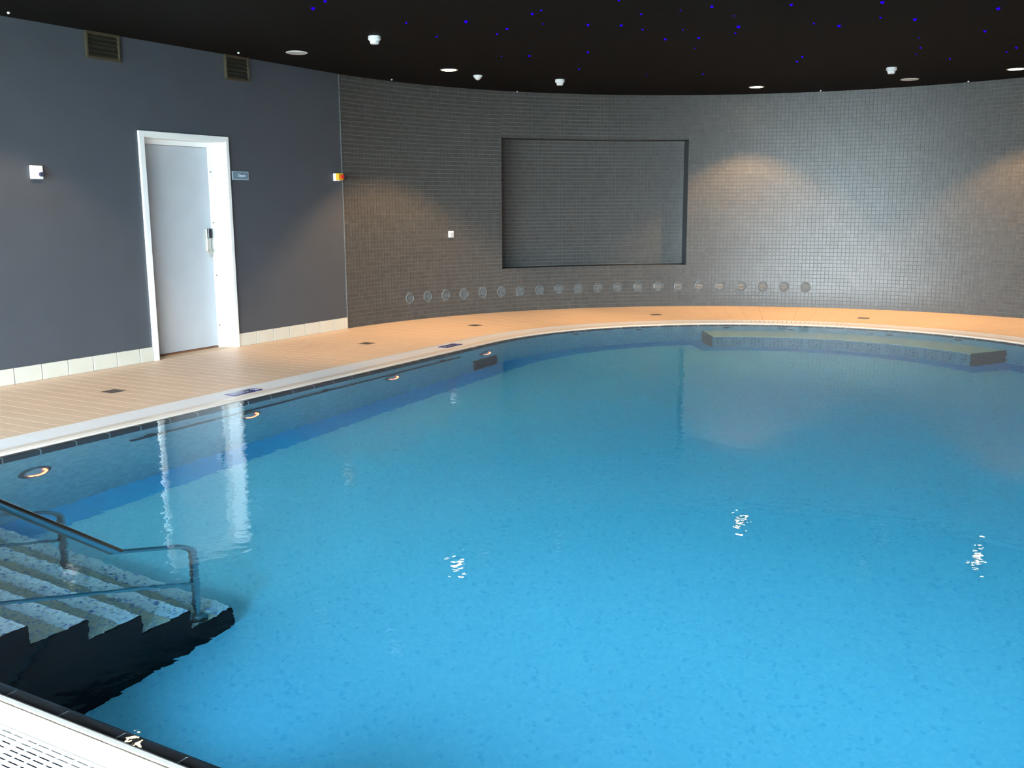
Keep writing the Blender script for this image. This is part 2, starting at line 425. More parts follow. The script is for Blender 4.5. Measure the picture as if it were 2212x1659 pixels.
def skip(a, z):
    if A1-0.002 < a < A0+0.002 and NZ0 < z < NZ1: return True
    if abs(z-0.303) < 0.09:
        for j in JETS:
            if hypot((a-j)*RW, z-0.303) < 0.062: return True
    return False
mb = MB()
n1 = round((AS-A0)*RW/PT); 
mosaic_patch(mb, RW, AS, A0, 0, H, skip)
mosaic_patch(mb, RW, A0, A1, 0, NZ0, skip)
mosaic_patch(mb, RW, A0, A1, NZ1, H)
mosaic_patch(mb, RW, A1, rad(-90), 0, H, skip)
mosaic_patch(mb, RW+ND, A0, A1, NZ0+0.005, NZ1-0.005)
stuff(mb.build('wall_mosaic', M_wtile, wf))

# ------------------------------------------------------------------ ceiling
mb = MB(); O = outline(RW+0.3, xn=WX-0.2); mb.add([(x, y, H) for x, y in O]+[(x, y, H+0.25) for x, y in O],
    [tuple(range(len(O)))[::-1], tuple(range(len(O), 2*len(O)))]+[(i, (i+1) % len(O), (i+1) % len(O)+len(O), i+len(O)) for i in range(len(O))])
struct(fixn(mb.build('ceiling', M_ceil)))

# ------------------------------------------------------------------ door
d = empty('door_1', (DX0, 0, 0)); struct(d)
def rel(mb, name, m, par=d, off=(DX0, 0, 0), smooth=False):
    mb.v = [(x-off[0], y-off[1], z-off[2]) for x, y, z in mb.v]; return mb.build(name, m, par, smooth=smooth)
mb = MB(); mb.bevbox(6.675, 6.735, -0.014, 0.012, 0, 2.27, 0.002); mb.bevbox(7.80, 7.842, -0.014, 0.012, 0, 2.27, 0.002); mb.bevbox(6.733, 7.802, -0.014, 0.012, 2.22, 2.27, 0.002)
mb.box(6.736, 6.746, 0.0, 0.32, 0, 2.21); mb.box(7.789, 7.799, 0.0, 0.32, 0, 2.21); mb.box(6.736, 7.799, 0.0, 0.32, 2.209, 2.219)
rel(mb, 'door_frame', M_white)
mb = MB(); mb.box(6.746, 6.80, 0.165, 0.215, 0, 2.209); mb.box(7.712, 7.789, 0.165, 0.215, 0, 2.209); mb.box(6.80, 7.712, 0.165, 0.215, 2.16, 2.209)
rel(mb, 'door_stop', M_white)
mb = MB(); mb.bevbox(6.803, 7.709, 0.185, 0.225, 0.022, 2.157, 0.002); rel(mb, 'door_leaf', M_leaf)
mb = MB(); mb.box(6.70, 7.84, 0.321, 0.36, -0.05, 2.26); rel(mb, 'door_backing', M_vblack)
mb = MB(); mb.box(6.747, 7.788, 0.0, 0.32, -0.02, 0.001); rel(mb, 'door_sill', M_deckg)
mb = MB(); mb.box(6.803, 7.709, 0.18, 0.225, 0.002, 0.018); rel(mb, 'threshold_seal', M_brown)
mb = MB()
for z in (1.90, 1.36, 0.79, 0.24): mb.lathe([(0.0, 0), (0.009, 0), (0.009, 0.012), (0, 0.014)], 10, (7.722, 0.160, z))
rel(mb, 'frame_buffer', M_steeld)
hl = MB(); hl.bevbox(7.605, 7.665, 0.150, 0.186, 1.045, 1.30, 0.006); hnd = rel(hl, 'lock_plate', M_lock)
hl = MB(); hl.bevbox(7.612, 7.668, 0.128, 0.152, 1.20, 1.305, 0.006); rel(hl, 'card_reader', M_lockb)
hl = MB(); hl.tube([(7.64, 0.152, 1.06), (7.64, 0.11, 1.06), (7.635, 0.10, 1.06), (7.62, 0.095, 1.06), (7.54, 0.095, 1.06)], 0.010, 12)
hl.tube([(7.64, 0.152, 1.06), (7.64, 0.135, 1.06)], 0.026, 16); hl.tube([(7.638, 0.152, 1.012), (7.638, 0.140, 1.012)], 0.018, 14)
rel(hl, 'door_handle', M_lock, smooth=True)

# ------------------------------------------------------------------ pool basin
mb = MB()
loft(mb, [(3.20, -0.03), (3.20, ZF)], 0)                       # side walls
loft(mb, [(3.62, -0.007), (3.62, -0.30), (3.20, -0.30)], 3)     # gutter side, hidden
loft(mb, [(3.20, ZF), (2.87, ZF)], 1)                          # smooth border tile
O = outline(2.87); mb.add([(x, y, ZF) for x, y in O], [tuple(range(len(O)))[::-1]], 2)
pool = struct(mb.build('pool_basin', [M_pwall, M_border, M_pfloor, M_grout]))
# border follows the bench
BA0, BA1 = rad(32.3), rad(-35.6)
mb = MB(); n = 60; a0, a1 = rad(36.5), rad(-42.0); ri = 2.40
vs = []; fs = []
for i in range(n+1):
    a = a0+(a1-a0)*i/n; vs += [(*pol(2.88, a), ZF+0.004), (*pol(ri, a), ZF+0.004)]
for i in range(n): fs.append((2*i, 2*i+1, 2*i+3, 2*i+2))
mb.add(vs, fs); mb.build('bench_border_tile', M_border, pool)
# coping ring: smooth rim, groove, bullnose
mb = MB()
loft(mb, [(3.375, -0.10), (3.375, 0.0), (3.372, 0.001), (3.298, 0.001), (3.296, -0.008), (3.288, -0.008), (3.286, 0.001), (3.268, -0.001), (3.258, -0.006), (3.252, -0.014), (3.250, -0.024), (3.250, -0.10)])
cp = fixn(mb.build('coping', M_cope, pool))
mb = MB(); loft(mb, [(3.62, -0.007), (3.65, -0.007), (3.65, 0.001), (3.632, 0.001), (3.63, -0.02), (3.63, -0.12), (3.62, -0.12)], closed=True)
fixn(mb.build('coping_outer_edge', M_cope, pool))
mb = MB(); loft(mb, [(3.63, -0.045), (3.375, -0.045)]); mb.build('gutter_bed', M_gutter, pool)
mb = MB(); loft(mb, [(3.25, -0.022), (3.212, -0.022), (3.199, -0.034), (3.199, -0.162)]); mb.build('waterline_mortar', M_joint, pool)
# dark waterline tiles, one by one
prof = [(3.252, -0.018), (3.214, -0.018), (3.202, -0.024), (3.195, -0.036), (3.195, -0.160), (3.199, -0.161)]
def edge_strip(mb, p0, p1, fn):
    pass
def bent(fn, u0, u1, nseg, prof):
    """sweep profile over u in [u0,u1]; fn(u, r) -> x, y"""
    b = MB(); k = len(prof)
    for i in range(nseg+1):
        u = u0+(u1-u0)*i/nseg
        for r, z in prof: b.v.append((*fn(u, r), z))
    for i in range(nseg):
        for t in range(k-1): b.f.append((i*k+t, (i+1)*k+t, (i+1)*k+t+1, i*k+t+1)); b.m.append(0)
    b.f.append(tuple(range(k))); b.m.append(0); b.f.append(tuple(nseg*k+t for t in range(k))[::-1]); b.m.append(0)
    return b
def place(b, name, m, par):
    c = Vector((0, 0, 0))
    for v in b.v: c += Vector(v)
    c /= len(b.v); b.v = [tuple(Vector(v)-c) for v in b.v]
    o = fixn(b.build(name, m, par)); o.location = c; return o
X1 = 1.68+(3.26-3.20)
u = 3.533-0.262*7
while u < CX-0.05:
    u1 = min(u+0.262, CX)
    if u1 > X1+0.02:
        place(bent(lambda s, r: (s, CY+r), max(u, X1)+0.006, u1-0.006, 1, prof), 'waterline_tile', M_dark, pool)
        place(bent(lambda s, r: (s, CY-r), max(u, X1)+0.006, u1-0.006, 1, prof), 'waterline_tile', M_dark, pool)
    u += 0.262
na = 38
for i in range(na):
    a0 = pi/2-pi*i/na; a1 = pi/2-pi*(i+1)/na
    place(bent(lambda s, r: pol(r, s), a0-0.002, a1+0.002, 3, prof), 'waterline_tile', M_dark, pool)
yy = -5.221+0.2612*11
while yy > CY-3.2:
    y1 = max(yy-0.2612, CY-3.2)
    place(bent(lambda s, r: (1.68+(3.26-r), s), min(yy, CY+3.2)-0.004, y1+0.004, 1, prof), 'waterline_tile', M_dark, pool)
    yy -= 0.2612

# ------------------------------------------------------------------ overflow grating in sections
gr = empty('overflow_grating', (CX, CY, 0)); tag(gr, 'white slotted plastic overflow grating running round the pool edge', 'grating')
R0, R1 = 3.379, 3.626; NRIB = 13; RP = (R1-R0)/NRIB
def grate_mesh(L, fn, nm, per, ratio=0.63, gap=0.0):
    b = MB(); m = max(1, round(L/per)); pm = L/m
    for k in range(NRIB):
        r0 = R0+k*RP; r1 = r0+RP*ratio
        for i in range(m):
            pts = [fn(i*pm+gap, r0), fn((i+1)*pm-gap, r0), fn((i+1)*pm-gap, r1), fn(i*pm+gap, r1)]
            b.add([(*p, -0.002) for p in pts]+[(*p, 0.0) for p in pts], [(4, 5, 6, 7), (0, 1, 5, 4), (2, 3, 7, 6), (3, 2, 1, 0)])
    for i in range(m+1 if not gap else 0):
        u = min(max(i*pm, 0.006), L-0.006); pts = [fn(u-0.005, R0), fn(u+0.005, R0), fn(u+0.005, R1), fn(u-0.005, R1)]
        b.add([(*p, -0.0035) for p in pts]+[(*p, -0.0008) for p in pts], [(4, 5, 6, 7), (0, 1, 5, 4), (1, 2, 6, 5), (2, 3, 7, 6), (3, 0, 4, 7)])
    me = bpy.data.meshes.new(nm); me.from_pydata(b.v, [], b.f); me.materials.append(M_grate); return me
XG = 1.68+(3.26-R0); nL = 17; LL = (CX-XG)/nL
mL = grate_mesh(LL-0.002, lambda s, r: (s, r), 'grate_section', 0.057, 0.76)
mR = grate_mesh(LL-0.002, lambda s, r: (s, -r), 'grate_section', 0.057, 0.76)
for i in range(nL):
    link('grate_section', mL, gr, (XG+i*LL-CX, 0, 0)); link('grate_section', mR, gr, (XG+i*LL-CX, 0, 0))
nA = 24; LA = pi/nA
mA = grate_mesh(LA*3.5, lambda s, r: (r*cos(-s/3.5), r*sin(-s/3.5)), 'grate_section', 0.0595, 0.88, 0.003)
for i in range(nA): link('grate_section', mA, gr, (0, 0, 0), (0, 0, pi/2-i*LA))
nN = 16; LN = 2*R1/nN
mN = grate_mesh(LN-0.002, lambda s, r: (1.68+(3.26-r)-CX, s), 'grate_section', 0.057)
for i in range(nN): link('grate_section', mN, gr, (0, -R1+i*LN, 0))

# ------------------------------------------------------------------ water
mb = MB(); NLW, NAW = 40, 120
O = outline(3.262); n = len(O)
mb.add([(x, y, ZW) for x, y in O]+[(x, y, -1.6) for x, y in O],
       [tuple(range(n))[::-1], tuple(range(n, 2*n))]+[(i, (i+1) % n, (i+1) % n+n, i+n) for i in range(n)])
wt = fixn(mb.build('pool_water', M_water)); tag(wt, 'clear blue still water filling the round-ended pool', 'water')

# ------------------------------------------------------------------ stairs in the pool
SX0, ST, SR = 2.252, 0.2745, 0.205; SY0, SY1 = -4.48, -2.345
stairs = empty('pool_stairs', (1.74, SY0, ZF)); tag(stairs, 'submerged mosaic pool stairs with black side in the near left corner', 'stairs')
off = Vector((1.74, SY0, ZF))
def shift(b): b.v = [tuple(Vector(v)-off) for v in b.v]; return b
for k in range(-1, 5):
    x1 = SX0+ST*k; x0 = 1.735 if k == -1 else x1-ST; z = -0.40-SR*k
    xm = x1-0.105  # behind this line the tread is coloured darker, as the riser's painted shadow
    b = MB(); b.bevbox(xm, x1, SY0+0.012, SY1, z-0.05, z, 0.004); shift(b).build('tread_front', M_step, stairs)
    b = MB(); b.bevbox(x0-0.001, xm-0.002, SY0+0.012, SY1, z-0.05, z-0.001, 0.002); shift(b).build('tread_shaded_back', M_stepsh, stairs)
    b = MB(); b.box(x0, x1-0.006, SY0+0.012, SY1, ZF, z-0.05) ; shift(b).build('riser_block', M_step, stairs)
b = MB(); V = [(1.735, SY0, ZF), (SX0+ST*4, SY0, ZF)]
for k in range(4, -2, -1):
    x1 = SX0+ST*k; z = -0.40-SR*k-0.002; x0 = 1.735 if k == -1 else x1-ST
    V += [(x1, SY0, z), (x0, SY0, z)]
n = len(V); b.add(V+[(x, y+0.011, z) for x, y, z in V], [tuple(range(n)), tuple(range(n, 2*n))[::-1]]+[(i, (i+1) % n, (i+1) % n+n, i+n) for i in range(n)])
fixn(shift(b).build('stair_side', M_stepb, stairs))

# handrails
def arcpts(c, r, a0, a1, y, n=8):
    return [(c[0]+r*cos(a0+(a1-a0)*i/n), y, c[1]+r*sin(a0+(a1-a0)*i/n)) for i in range(n+1)]
def handrail(y, x_top, label, xs, ztop):
    base = (3.175, y, -1.22)
    e = empty('stair_handrail', base); tag(e, label, 'handrail', 'stair handrails in the pool')
    sl = -0.70; o = Vector(base)
    # top rail: z = ztop + sl*(x-xs)
    zt = lambda x: ztop+sl*(x-xs)
    px = 3.175; r = 0.09; xb = px-r*0.75; ang = math.atan(sl)
    pts = [(0.35, y, 0.0)]
    xu = 0.80; pts = [(xu, y, -0.01), (xu, y, zt(1.15)-0.25)]
    c0 = (xu, zt(1.15)-0.25); c1 = (xu, zt(1.15)+0.06); c2 = (1.25, zt(1.25))
    for i in range(1, 12):
        t = i/12; pts.append(((1-t)**2*c0[0]+2*(1-t)*t*c1[0]+t*t*c2[0], y, (1-t)**2*c0[1]+2*(1-t)*t*c1[1]+t*t*c2[1]))
    pts += [(1.25, y, zt(1.25)), (2.0, y, zt(2.0)), (2.6, y, zt(2.6)), (xb-0.06, y, zt(xb-0.06))]
    # rounded bend into the post
    zb = zt(xb)
    for i in range(1, 9):
        t = i/8; x = (1-t)**2*(xb-0.06)+2*(1-t)*t*(px-0.012)+t*t*px; z = (1-t)**2*zt(xb-0.06)+2*(1-t)*t*(zt(px)+0.0)+t*t*(zt(px)-0.11)
        pts.append((x, y, z))
    pts += [(px, y, -0.8), (px, y, -1.205)]
    b = MB(); b.tube(pts, 0.0215, 16); b.v = [tuple(Vector(v)-o) for v in b.v]; b.build('top_rail', M_steel, e, smooth=True)
    b = MB(); zm = lambda x: zt(x)-0.50
    b.tube([(0.80, y, zm(1.3)), (1.3, y, zm(1.3)), (1.6, y, zm(1.6)), (px, y, zm(px))], 0.016, 12); b.v = [tuple(Vector(v)-o) for v in b.v]; b.build('middle_rail', M_steel, e, smooth=True)
    b = MB(); b.lathe([(0.0, 0.0), (0.052, 0.0), (0.052, 0.006), (0.030, 0.012), (0.024, 0.028), (0.0, 0.028)], 20); b.build('foot_flange', M_steel, e, smooth=True)
    return e
handrail(-4.415, 0, 'nearer stainless steel stair handrail, bent down beside the black stair side', 2.728, 0.0)
handrail(-3.40, 0, 'farther stainless steel stair handrail, mostly under water at the left frame edge', 2.80, -0.028)

# ------------------------------------------------------------------ bench under water
ZB = -0.60; RBF = 2.66; n = 48
bn = empty('underwater_bench', (CX, CY, ZF)); tag(bn, 'curved underwater bench with beige seat against the far pool wall', 'bench')
def ringpart(r0, r1, a0, a1, z0, z1, n):
    b = MB()
    for i in range(n+1):
        a = a0+(a1-a0)*i/n
        for r, z in ((r0, z0), (r0, z1), (r1, z1), (r1, z0)): b.v.append((r*cos(a), r*sin(a), z-ZF))
    for i in range(n):
        for t in range(4): b.f.append((4*i+t, 4*i+(t+1) % 4, 4*i+4+(t+1) % 4, 4*i+4+t)); b.m.append(0)
    b.f.append((0, 1, 2, 3)); b.m.append(0); b.f.append((4*n+3, 4*n+2, 4*n+1, 4*n)); b.m.append(0)
    return b
fixn(ringpart(RBF-0.004, 3.198, BA0-0.004, BA1+0.004, ZB-0.05, ZB, n).build('seat_slab', M_bencht, bn))
fixn(ringpart(RBF, 3.198, BA0-0.004, BA1+0.004, ZF, ZB-0.05, n).build('bench_front', M_benchf, bn))
fixn(ringpart(RBF-0.005, 3.198, BA0, BA0-0.004, ZF+0.02, ZB+0.003, 1).build('end_panel', M_benche, bn))
fixn(ringpart(RBF-0.005, 3.198, BA1+0.004, BA1, ZF+0.02, ZB+0.003, 1).build('end_panel', M_benche, bn))
b = MB()
for i in range(66):
    if i % 5 == 3: continue
    a = BA0-0.03+(BA1-BA0+0.06)*i/65
    for k in range(5):
        if random.random() < 0.12: continue
        z = ZB-0.20-0.13*k; c = (cos(a)*(RBF-0.006), sin(a)*(RBF-0.006), z-ZF); t = (-sin(a)*0.014, cos(a)*0.014)
        b.add([(c[0]+t[0]*p-cos(a)*0.0, c[1]+t[1]*p, c[2]+s*0.016) for p, s in ((-1, -.5), (-.5, -1), (.5, -1), (1, -.5), (1, .5), (.5, 1), (-.5, 1), (-1, .5))]+
              [(c[0]+cos(a)*0.007+t[0]*p, c[1]+sin(a)*0.007+t[1]*p, c[2]+s*0.016) for p, s in ((-1, -.5), (-.5, -1), (.5, -1), (1, -.5), (1, .5), (.5, 1), (-.5, 1), (-1, .5))],
              [(0, 1, 2, 3, 4, 5, 6, 7)]+[(q, (q+1) % 8, (q+1) % 8+8, q+8) for q in range(8)])
stuff(fixn(b.build('air_nozzles', mat('dark_nozzle', (0.02, 0.07, 0.10), 0.4), bn)))

# ------------------------------------------------------------------ rail along the pool wall
e = empty('wall_rail', (6.55, -2.395, -0.325)); tag(e, 'long dark steel grab rail under water along the straight left pool wall', 'rail')
b = MB(); b.tube([(-2.10, 0, -0.015), (-2.08, 0, -0.015), (2.09, 0, 0.01), (2.11, 0, 0.01)], 0.020, 12); b.build('grab_bar', M_rail, e, smooth=True)
for x in (-1.9, 0.0, 1.86):
    b = MB(); z = 0.006*x-0.002; b.tube([(x, 0, z), (x, 0.025, z-0.015), (x, 0.053, z-0.03)], 0.018, 10)
    b.tube([(x, 0.040, z-0.035), (x, 0.054, z-0.035)], 0.048, 16); b.build('rail_bracket', M_rail, e, smooth=True)

# ------------------------------------------------------------------ underwater lamps
def pool_lamp(x, label):
    e = empty('pool_lamp', (x, CY+3.20, -0.555)); tag(e, label, 'lamp', 'underwater lamps in the pool wall')
    def ly(b): b.v = [(x_, -z_, y_) for x_, y_, z_ in b.v]; return b
    b = MB(); b.lathe([(0.0, 0.0), (0.115, 0.0), (0.115, 0.008), (0.10, 0.016), (0.088, 0.016), (0.082, 0.006), (0.0, 0.006)], 28); ly(b).build('lamp_ring', M_steeld, e, smooth=True)
    b = MB(); b.lathe([(0.078, 0.007), (0.070, 0.020), (0.045, 0.030), (0.0, 0.034)], 24); ly(b).build('lens', M_lens, e, smooth=True)
    b = MB(); pts = []
    for i in range(15):
        a = rad(-165+150*i/14); a = rad(-150+195*i/14); pts.append((0.064*cos(a), 0.064*sin(a), 0.026))
    b.tube(pts, 0.013, 8); ly(b).build('glowing_element', M_poolglow, e, smooth=True)
    return e
for x, l in zip((3.741, 5.639, 7.535, 9.40), ('orange-glowing underwater lamp nearest the stairs, close to the left frame edge', 'orange-glowing underwater lamp just below the white door-frame reflection',
        'orange-glowing underwater lamp in the middle of the long grab rail', 'small orange-glowing underwater lamp beyond the rail end, above the dark outlet grille')):
    if x < 9.3: pool_lamp(x, l)
    else: pool_lamp(9.26, l)

# added lamps, out of view in the near pool wall, to brighten the pool floor
def added_lamp(y, label):
    e = empty('added_floodlight', (1.745, y, -0.62)); tag(e, label, 'lamp', 'added unseen floodlights in the near pool wall')
    def ly(b): b.v = [(z_, x_, y_) for x_, y_, z_ in b.v]; return b
    b = MB(); b.lathe([(0.0, 0.0), (0.135, 0.0), (0.135, 0.010), (0.12, 0.018), (0.105, 0.018), (0.10, 0.006), (0.0, 0.006)], 28); ly(b).build('lamp_ring', M_steeld, e, smooth=True)
    b = MB(); b.lathe([(0.098, 0.008), (0.085, 0.022), (0.05, 0.032), (0.0, 0.036)], 24); ly(b).build('lens', M_addedlens, e, smooth=True)
    l = bpy.data.lights.new('lamp_light', 'SPOT'); l.energy = ADDED_FLOOD; l.color = (0.26, 0.64, 1.0); l.spot_size = rad(105); l.spot_blend = 0.9; l.shadow_soft_size = 0.09
    o = bpy.data.objects.new('lamp_light', l); COL.objects.link(o); o.parent = e; o.location = (0.06, 0, 0); o.rotation_euler = (0, rad(-87), 0)
ADDED_FLOOD = 125
M_addedlens = emission('added_lamp_glow', (0.22, 0.58, 1.0), 4.0)
for y, l in ((-5.15, 'added unseen blue-white floodlight in the near pool wall beside the stairs'), (-6.75, 'added unseen blue-white floodlight in the middle of the near pool wall'), (-8.25, 'added unseen blue-white floodlight at the right end of the near pool wall')): added_lamp(y, l)

# outlet grille
e = empty('outlet_grille', (9.25, CY+3.20, -1.12)); tag(e, 'dark rectangular outlet grille in the pool wall beyond the rail', 'grille')
b = MB(); b.box(-0.23, 0.23, -0.012, 0.0, -0.245, 0.245); b.build('grille_backing', M_jetd, e)
b = MB(); b.box(-0.24, 0.24, -0.02, 0, -0.255, -0.235); b.box(-0.24, 0.24, -0.02, 0, 0.235, 0.255); b.box(-0.24, -0.22, -0.02, 0, -0.235, 0.235); b.box(0.22, 0.24, -0.02, 0, -0.235, 0.235); b.build('grille_frame', M_steeld, e)
for i in range(9):
    b = MB(); b.box(-0.22, 0.22, -0.019, -0.012, -0.215+i*0.05, -0.20+i*0.05); b.build('grille_bar', M_steeld, e)

# inlet nozzles on the far pool wall
NZ = [(64.4, -0.30), (47.7, -0.30), (26.6, -0.30), (12.0, -0.42), (-5.4, -0.42), (-9.6, -0.42), (-24.6, -0.30)]
NL = ['first small dark inlet nozzle on the far pool wall, left of the bench', 'second small dark inlet nozzle from the left on the far pool wall', 'small dark inlet nozzle above the left end of the bench',
      'small dark inlet nozzle above the bench, left of its middle', 'left one of the close pair of dark inlet nozzles above the bench', 'right one of the close pair of dark inlet nozzles above the bench', 'small dark inlet nozzle above the right end of the bench']
for (a, z), l in zip(NZ, NL):
    a = rad(a); p = pol(3.20, a)
    e = empty('inlet_nozzle', (*p, z), (0, 0, a)); tag(e, l, 'nozzle', 'inlet nozzles in the pool wall')
    b = MB(); b.lathe([(0, 0), (0.055, 0), (0.05, 0.012), (0.03, 0.018), (0.0, 0.018)], 16); b.v = [(-z_, x_, y_) for x_, y_, z_ in b.v]; b.build('nozzle_flange', M_steeld, e)
    b = MB(); b.lathe([(0, 0.018), (0.022, 0.018), (0.022, 0.03), (0, 0.03)], 12); b.v = [(-z_, x_, y_) for x_, y_, z_ in b.v]; b.build('nozzle_mouth', M_jetd, e)

# ------------------------------------------------------------------ round wall outlets (row of 21)
def jet(a, i):
    p = pol(RW-0.001, a)
    e = empty('wall_outlet', (*p, 0.303), (0, 0, a))
    def ly(b): b.v = [(-z_, x_, y_) for x_, y_, z_ in b.v]; return b
    return e, ly
b0 = MB(); b0.lathe([(0.0, -0.02), (0.058, -0.02), (0.058, 0.004), (0.062, 0.010), (0.070, 0.008), (0.074, 0.0)], 28, cap=False); b0.v = [(-z_, x_, y_) for x_, y_, z_ in b0.v]
me_ring = bpy.data.meshes.new('outlet_ring'); me_ring.from_pydata(b0.v, [], b0.f); me_ring.materials.append(M_jet)
b0 = MB(); b0.lathe([(0.0, -0.018), (0.057, -0.018)], 24, cap=False); b0.v = [(-z_, x_, y_) for x_, y_, z_ in b0.v]
me_back = bpy.data.meshes.new('outlet_cavity'); me_back.from_pydata(b0.v, [], b0.f); me_back.materials.append(M_jetd)
slats = []
for k in range(5):
    z = -0.042+k*0.021; w = math.sqrt(0.0585**2-z*z)
    b = MB(); b.add([(-0.006, -w, z+0.004), (-0.006, w, z+0.004), (0.012, w, z-0.006), (0.012, -w, z-0.006), (-0.003, -w, z+0.008), (-0.003, w, z+0.008), (0.015, w, z-0.002), (0.015, -w, z-0.002)],
        [(0, 1, 2, 3), (7, 6, 5, 4), (0, 4, 5, 1), (3, 2, 6, 7), (0, 3, 7, 4), (1, 5, 6, 2)])
    me = bpy.data.meshes.new('outlet_slat'); me.from_pydata(b.v, [], b.f); me.materials.append(M_jet); slats.append(me)
ordw = ['leftmost', 'second', 'third', 'fourth', 'fifth', 'sixth', 'seventh', 'eighth', 'ninth', 'tenth', 'eleventh (middle)', 'twelfth', 'thirteenth', 'fourteenth', 'fifteenth', 'sixteenth', 'seventeenth', 'eighteenth', 'nineteenth', 'twentieth']
for i, a in enumerate(JETS):
    e, _ = jet(a, i)
    tone = 'grey' if i < 12 else 'pale grey'
    l = 'rightmost round louvred wall outlet, below the lit wall' if i == 20 else ('%s round %s louvred wall outlet counted from the left' % (ordw[i], tone))
    tag(e, l, 'outlet', 'row of round outlets low on the curved wall')
    link('outlet_ring', me_ring, e); link('outlet_cavity', me_back, e)
    for me in slats: link('outlet_slat', me, e)

# ------------------------------------------------------------------ ceiling fixtures
def spot(x, y, label, energy=70):
    e = empty('downlight', (x, y, H)); tag(e, label, 'ceiling light', 'lit warm ceiling downlights')
    b = MB(); b.lathe([(0.085, -0.001), (0.087, -0.006), (0.104, -0.005), (0.107, 0.0), (0.085, 0.0)], 32, cap=False); b.build('rim', M_det, e, smooth=True)
    b = MB(); b.lathe([(0.085, -0.003), (0.05, -0.006), (0.0, -0.007)], 28, cap=False); b.build('diffuser', M_lampglow, e, smooth=True)
    l = bpy.data.lights.new('lamp_light', 'SPOT'); l.energy = energy; l.color = (1.0, 0.60, 0.28); l.spot_size = rad(98); l.spot_blend = 0.35; l.shadow_soft_size = 0.05
    o = bpy.data.objects.new('lamp_light', l); COL.objects.link(o); o.parent = e; o.location = (0, 0, -0.03)
    return e
SP = 430
spot(10.163, -1.324, 'lit warm downlight in the ceiling above the left part of the mosaic wall', SP)
spot(13.903, -3.937, 'lit warm downlight in the ceiling just right of the niche', SP)
spot(13.861, -7.153, 'lit warm downlight in the ceiling at the right frame edge', SP)
spot(5.17, -1.12, 'lit warm downlight above the deck beside the door, only its glow in view', SP*0.32)
for x, y, l in ((8.183, -0.724, 'flat unlit round ceiling disc over the deck left of the smoke detectors'), (14.178, -5.888, 'flat unlit round ceiling disc near the right end of the mosaic wall')):
    e = empty('ceiling_disc', (x, y, H)); tag(e, l, 'ceiling light')
    b = MB(); b.lathe([(0.112, 0.0), (0.114, -0.006), (0.104, -0.010), (0.100, -0.008)], 32, cap=False); b.build('rim', M_det, e, smooth=True)
    b = MB(); b.lathe([(0.101, -0.008), (0.06, -0.010), (0.0, -0.011)], 28, cap=False); b.build('cover', M_off, e, smooth=True)
for x, y, l, s in ((7.85, -2.01, 'white smoke detector hanging nearest the camera, left ceiling', 1.0), (10.771, -1.346, 'small cone-shaped white detector beside the left lit downlight', 0.8),
                (11.69, -2.02, 'white smoke detector above the left side of the niche', 1.0), (12.888, -5.875, 'white smoke detector on the right, beside the unlit ceiling disc', 1.0)):
    e = empty('smoke_detector', (x, y, H)); tag(e, l, 'detector', 'white ceiling detectors')
    if s == 1.0:
        b = MB(); b.lathe([(0.0, 0), (0.060, 0), (0.062, -0.028), (0.058, -0.034)], 28, cap=False); b.build('detector_base', M_det, e, smooth=True)
        b = MB(); b.lathe([(0.058, -0.034), (0.045, -0.045), (0.041, -0.066), (0.034, -0.072), (0.0, -0.073)], 28, cap=False); b.build('detector_head', M_det, e, smooth=True)
    else:
        b = MB(); b.lathe([(0.0, 0), (0.058, 0), (0.058, -0.012), (0.052, -0.018)], 28, cap=False); b.build('detector_base', M_det, e, smooth=True)
        b = MB(); b.lathe([(0.052, -0.018), (0.030, -0.045), (0.014, -0.056), (0.0, -0.058)], 28, cap=False); b.build('detector_head', M_det, e, smooth=True)
# tiny white fittings along the ceiling edge
b = MB(); b.lathe([(0.0, 0), (0.011, 0), (0.011, -0.010), (0.006, -0.016), (0, -0.017)], 12, cap=False); dot = None
DL = ['tiny white ceiling nub at the far left ceiling edge', 'tiny white ceiling nub above the right wall vent', 'tiny white ceiling nub over the left end of the mosaic wall', 'tiny white ceiling nub above the left of the niche', 'tiny white ceiling nub between the niche and the unlit disc', 'tiny white ceiling nub at the right end of the ceiling edge']
for (x, y), l in zip([(5.302, -0.187), (7.855, -0.214), (10.471, -0.24), (12.492, -0.924), (14.801, -4.604), (14.826, -6.529)], DL):
    if dot is None: dot = b.build('ceiling_nub', M_det, smooth=True); o = dot
    else: o = link('ceiling_nub', dot.data)
    o.location = (x, y, H); tag(o, l, 'fitting', 'tiny white nubs along the ceiling edge')

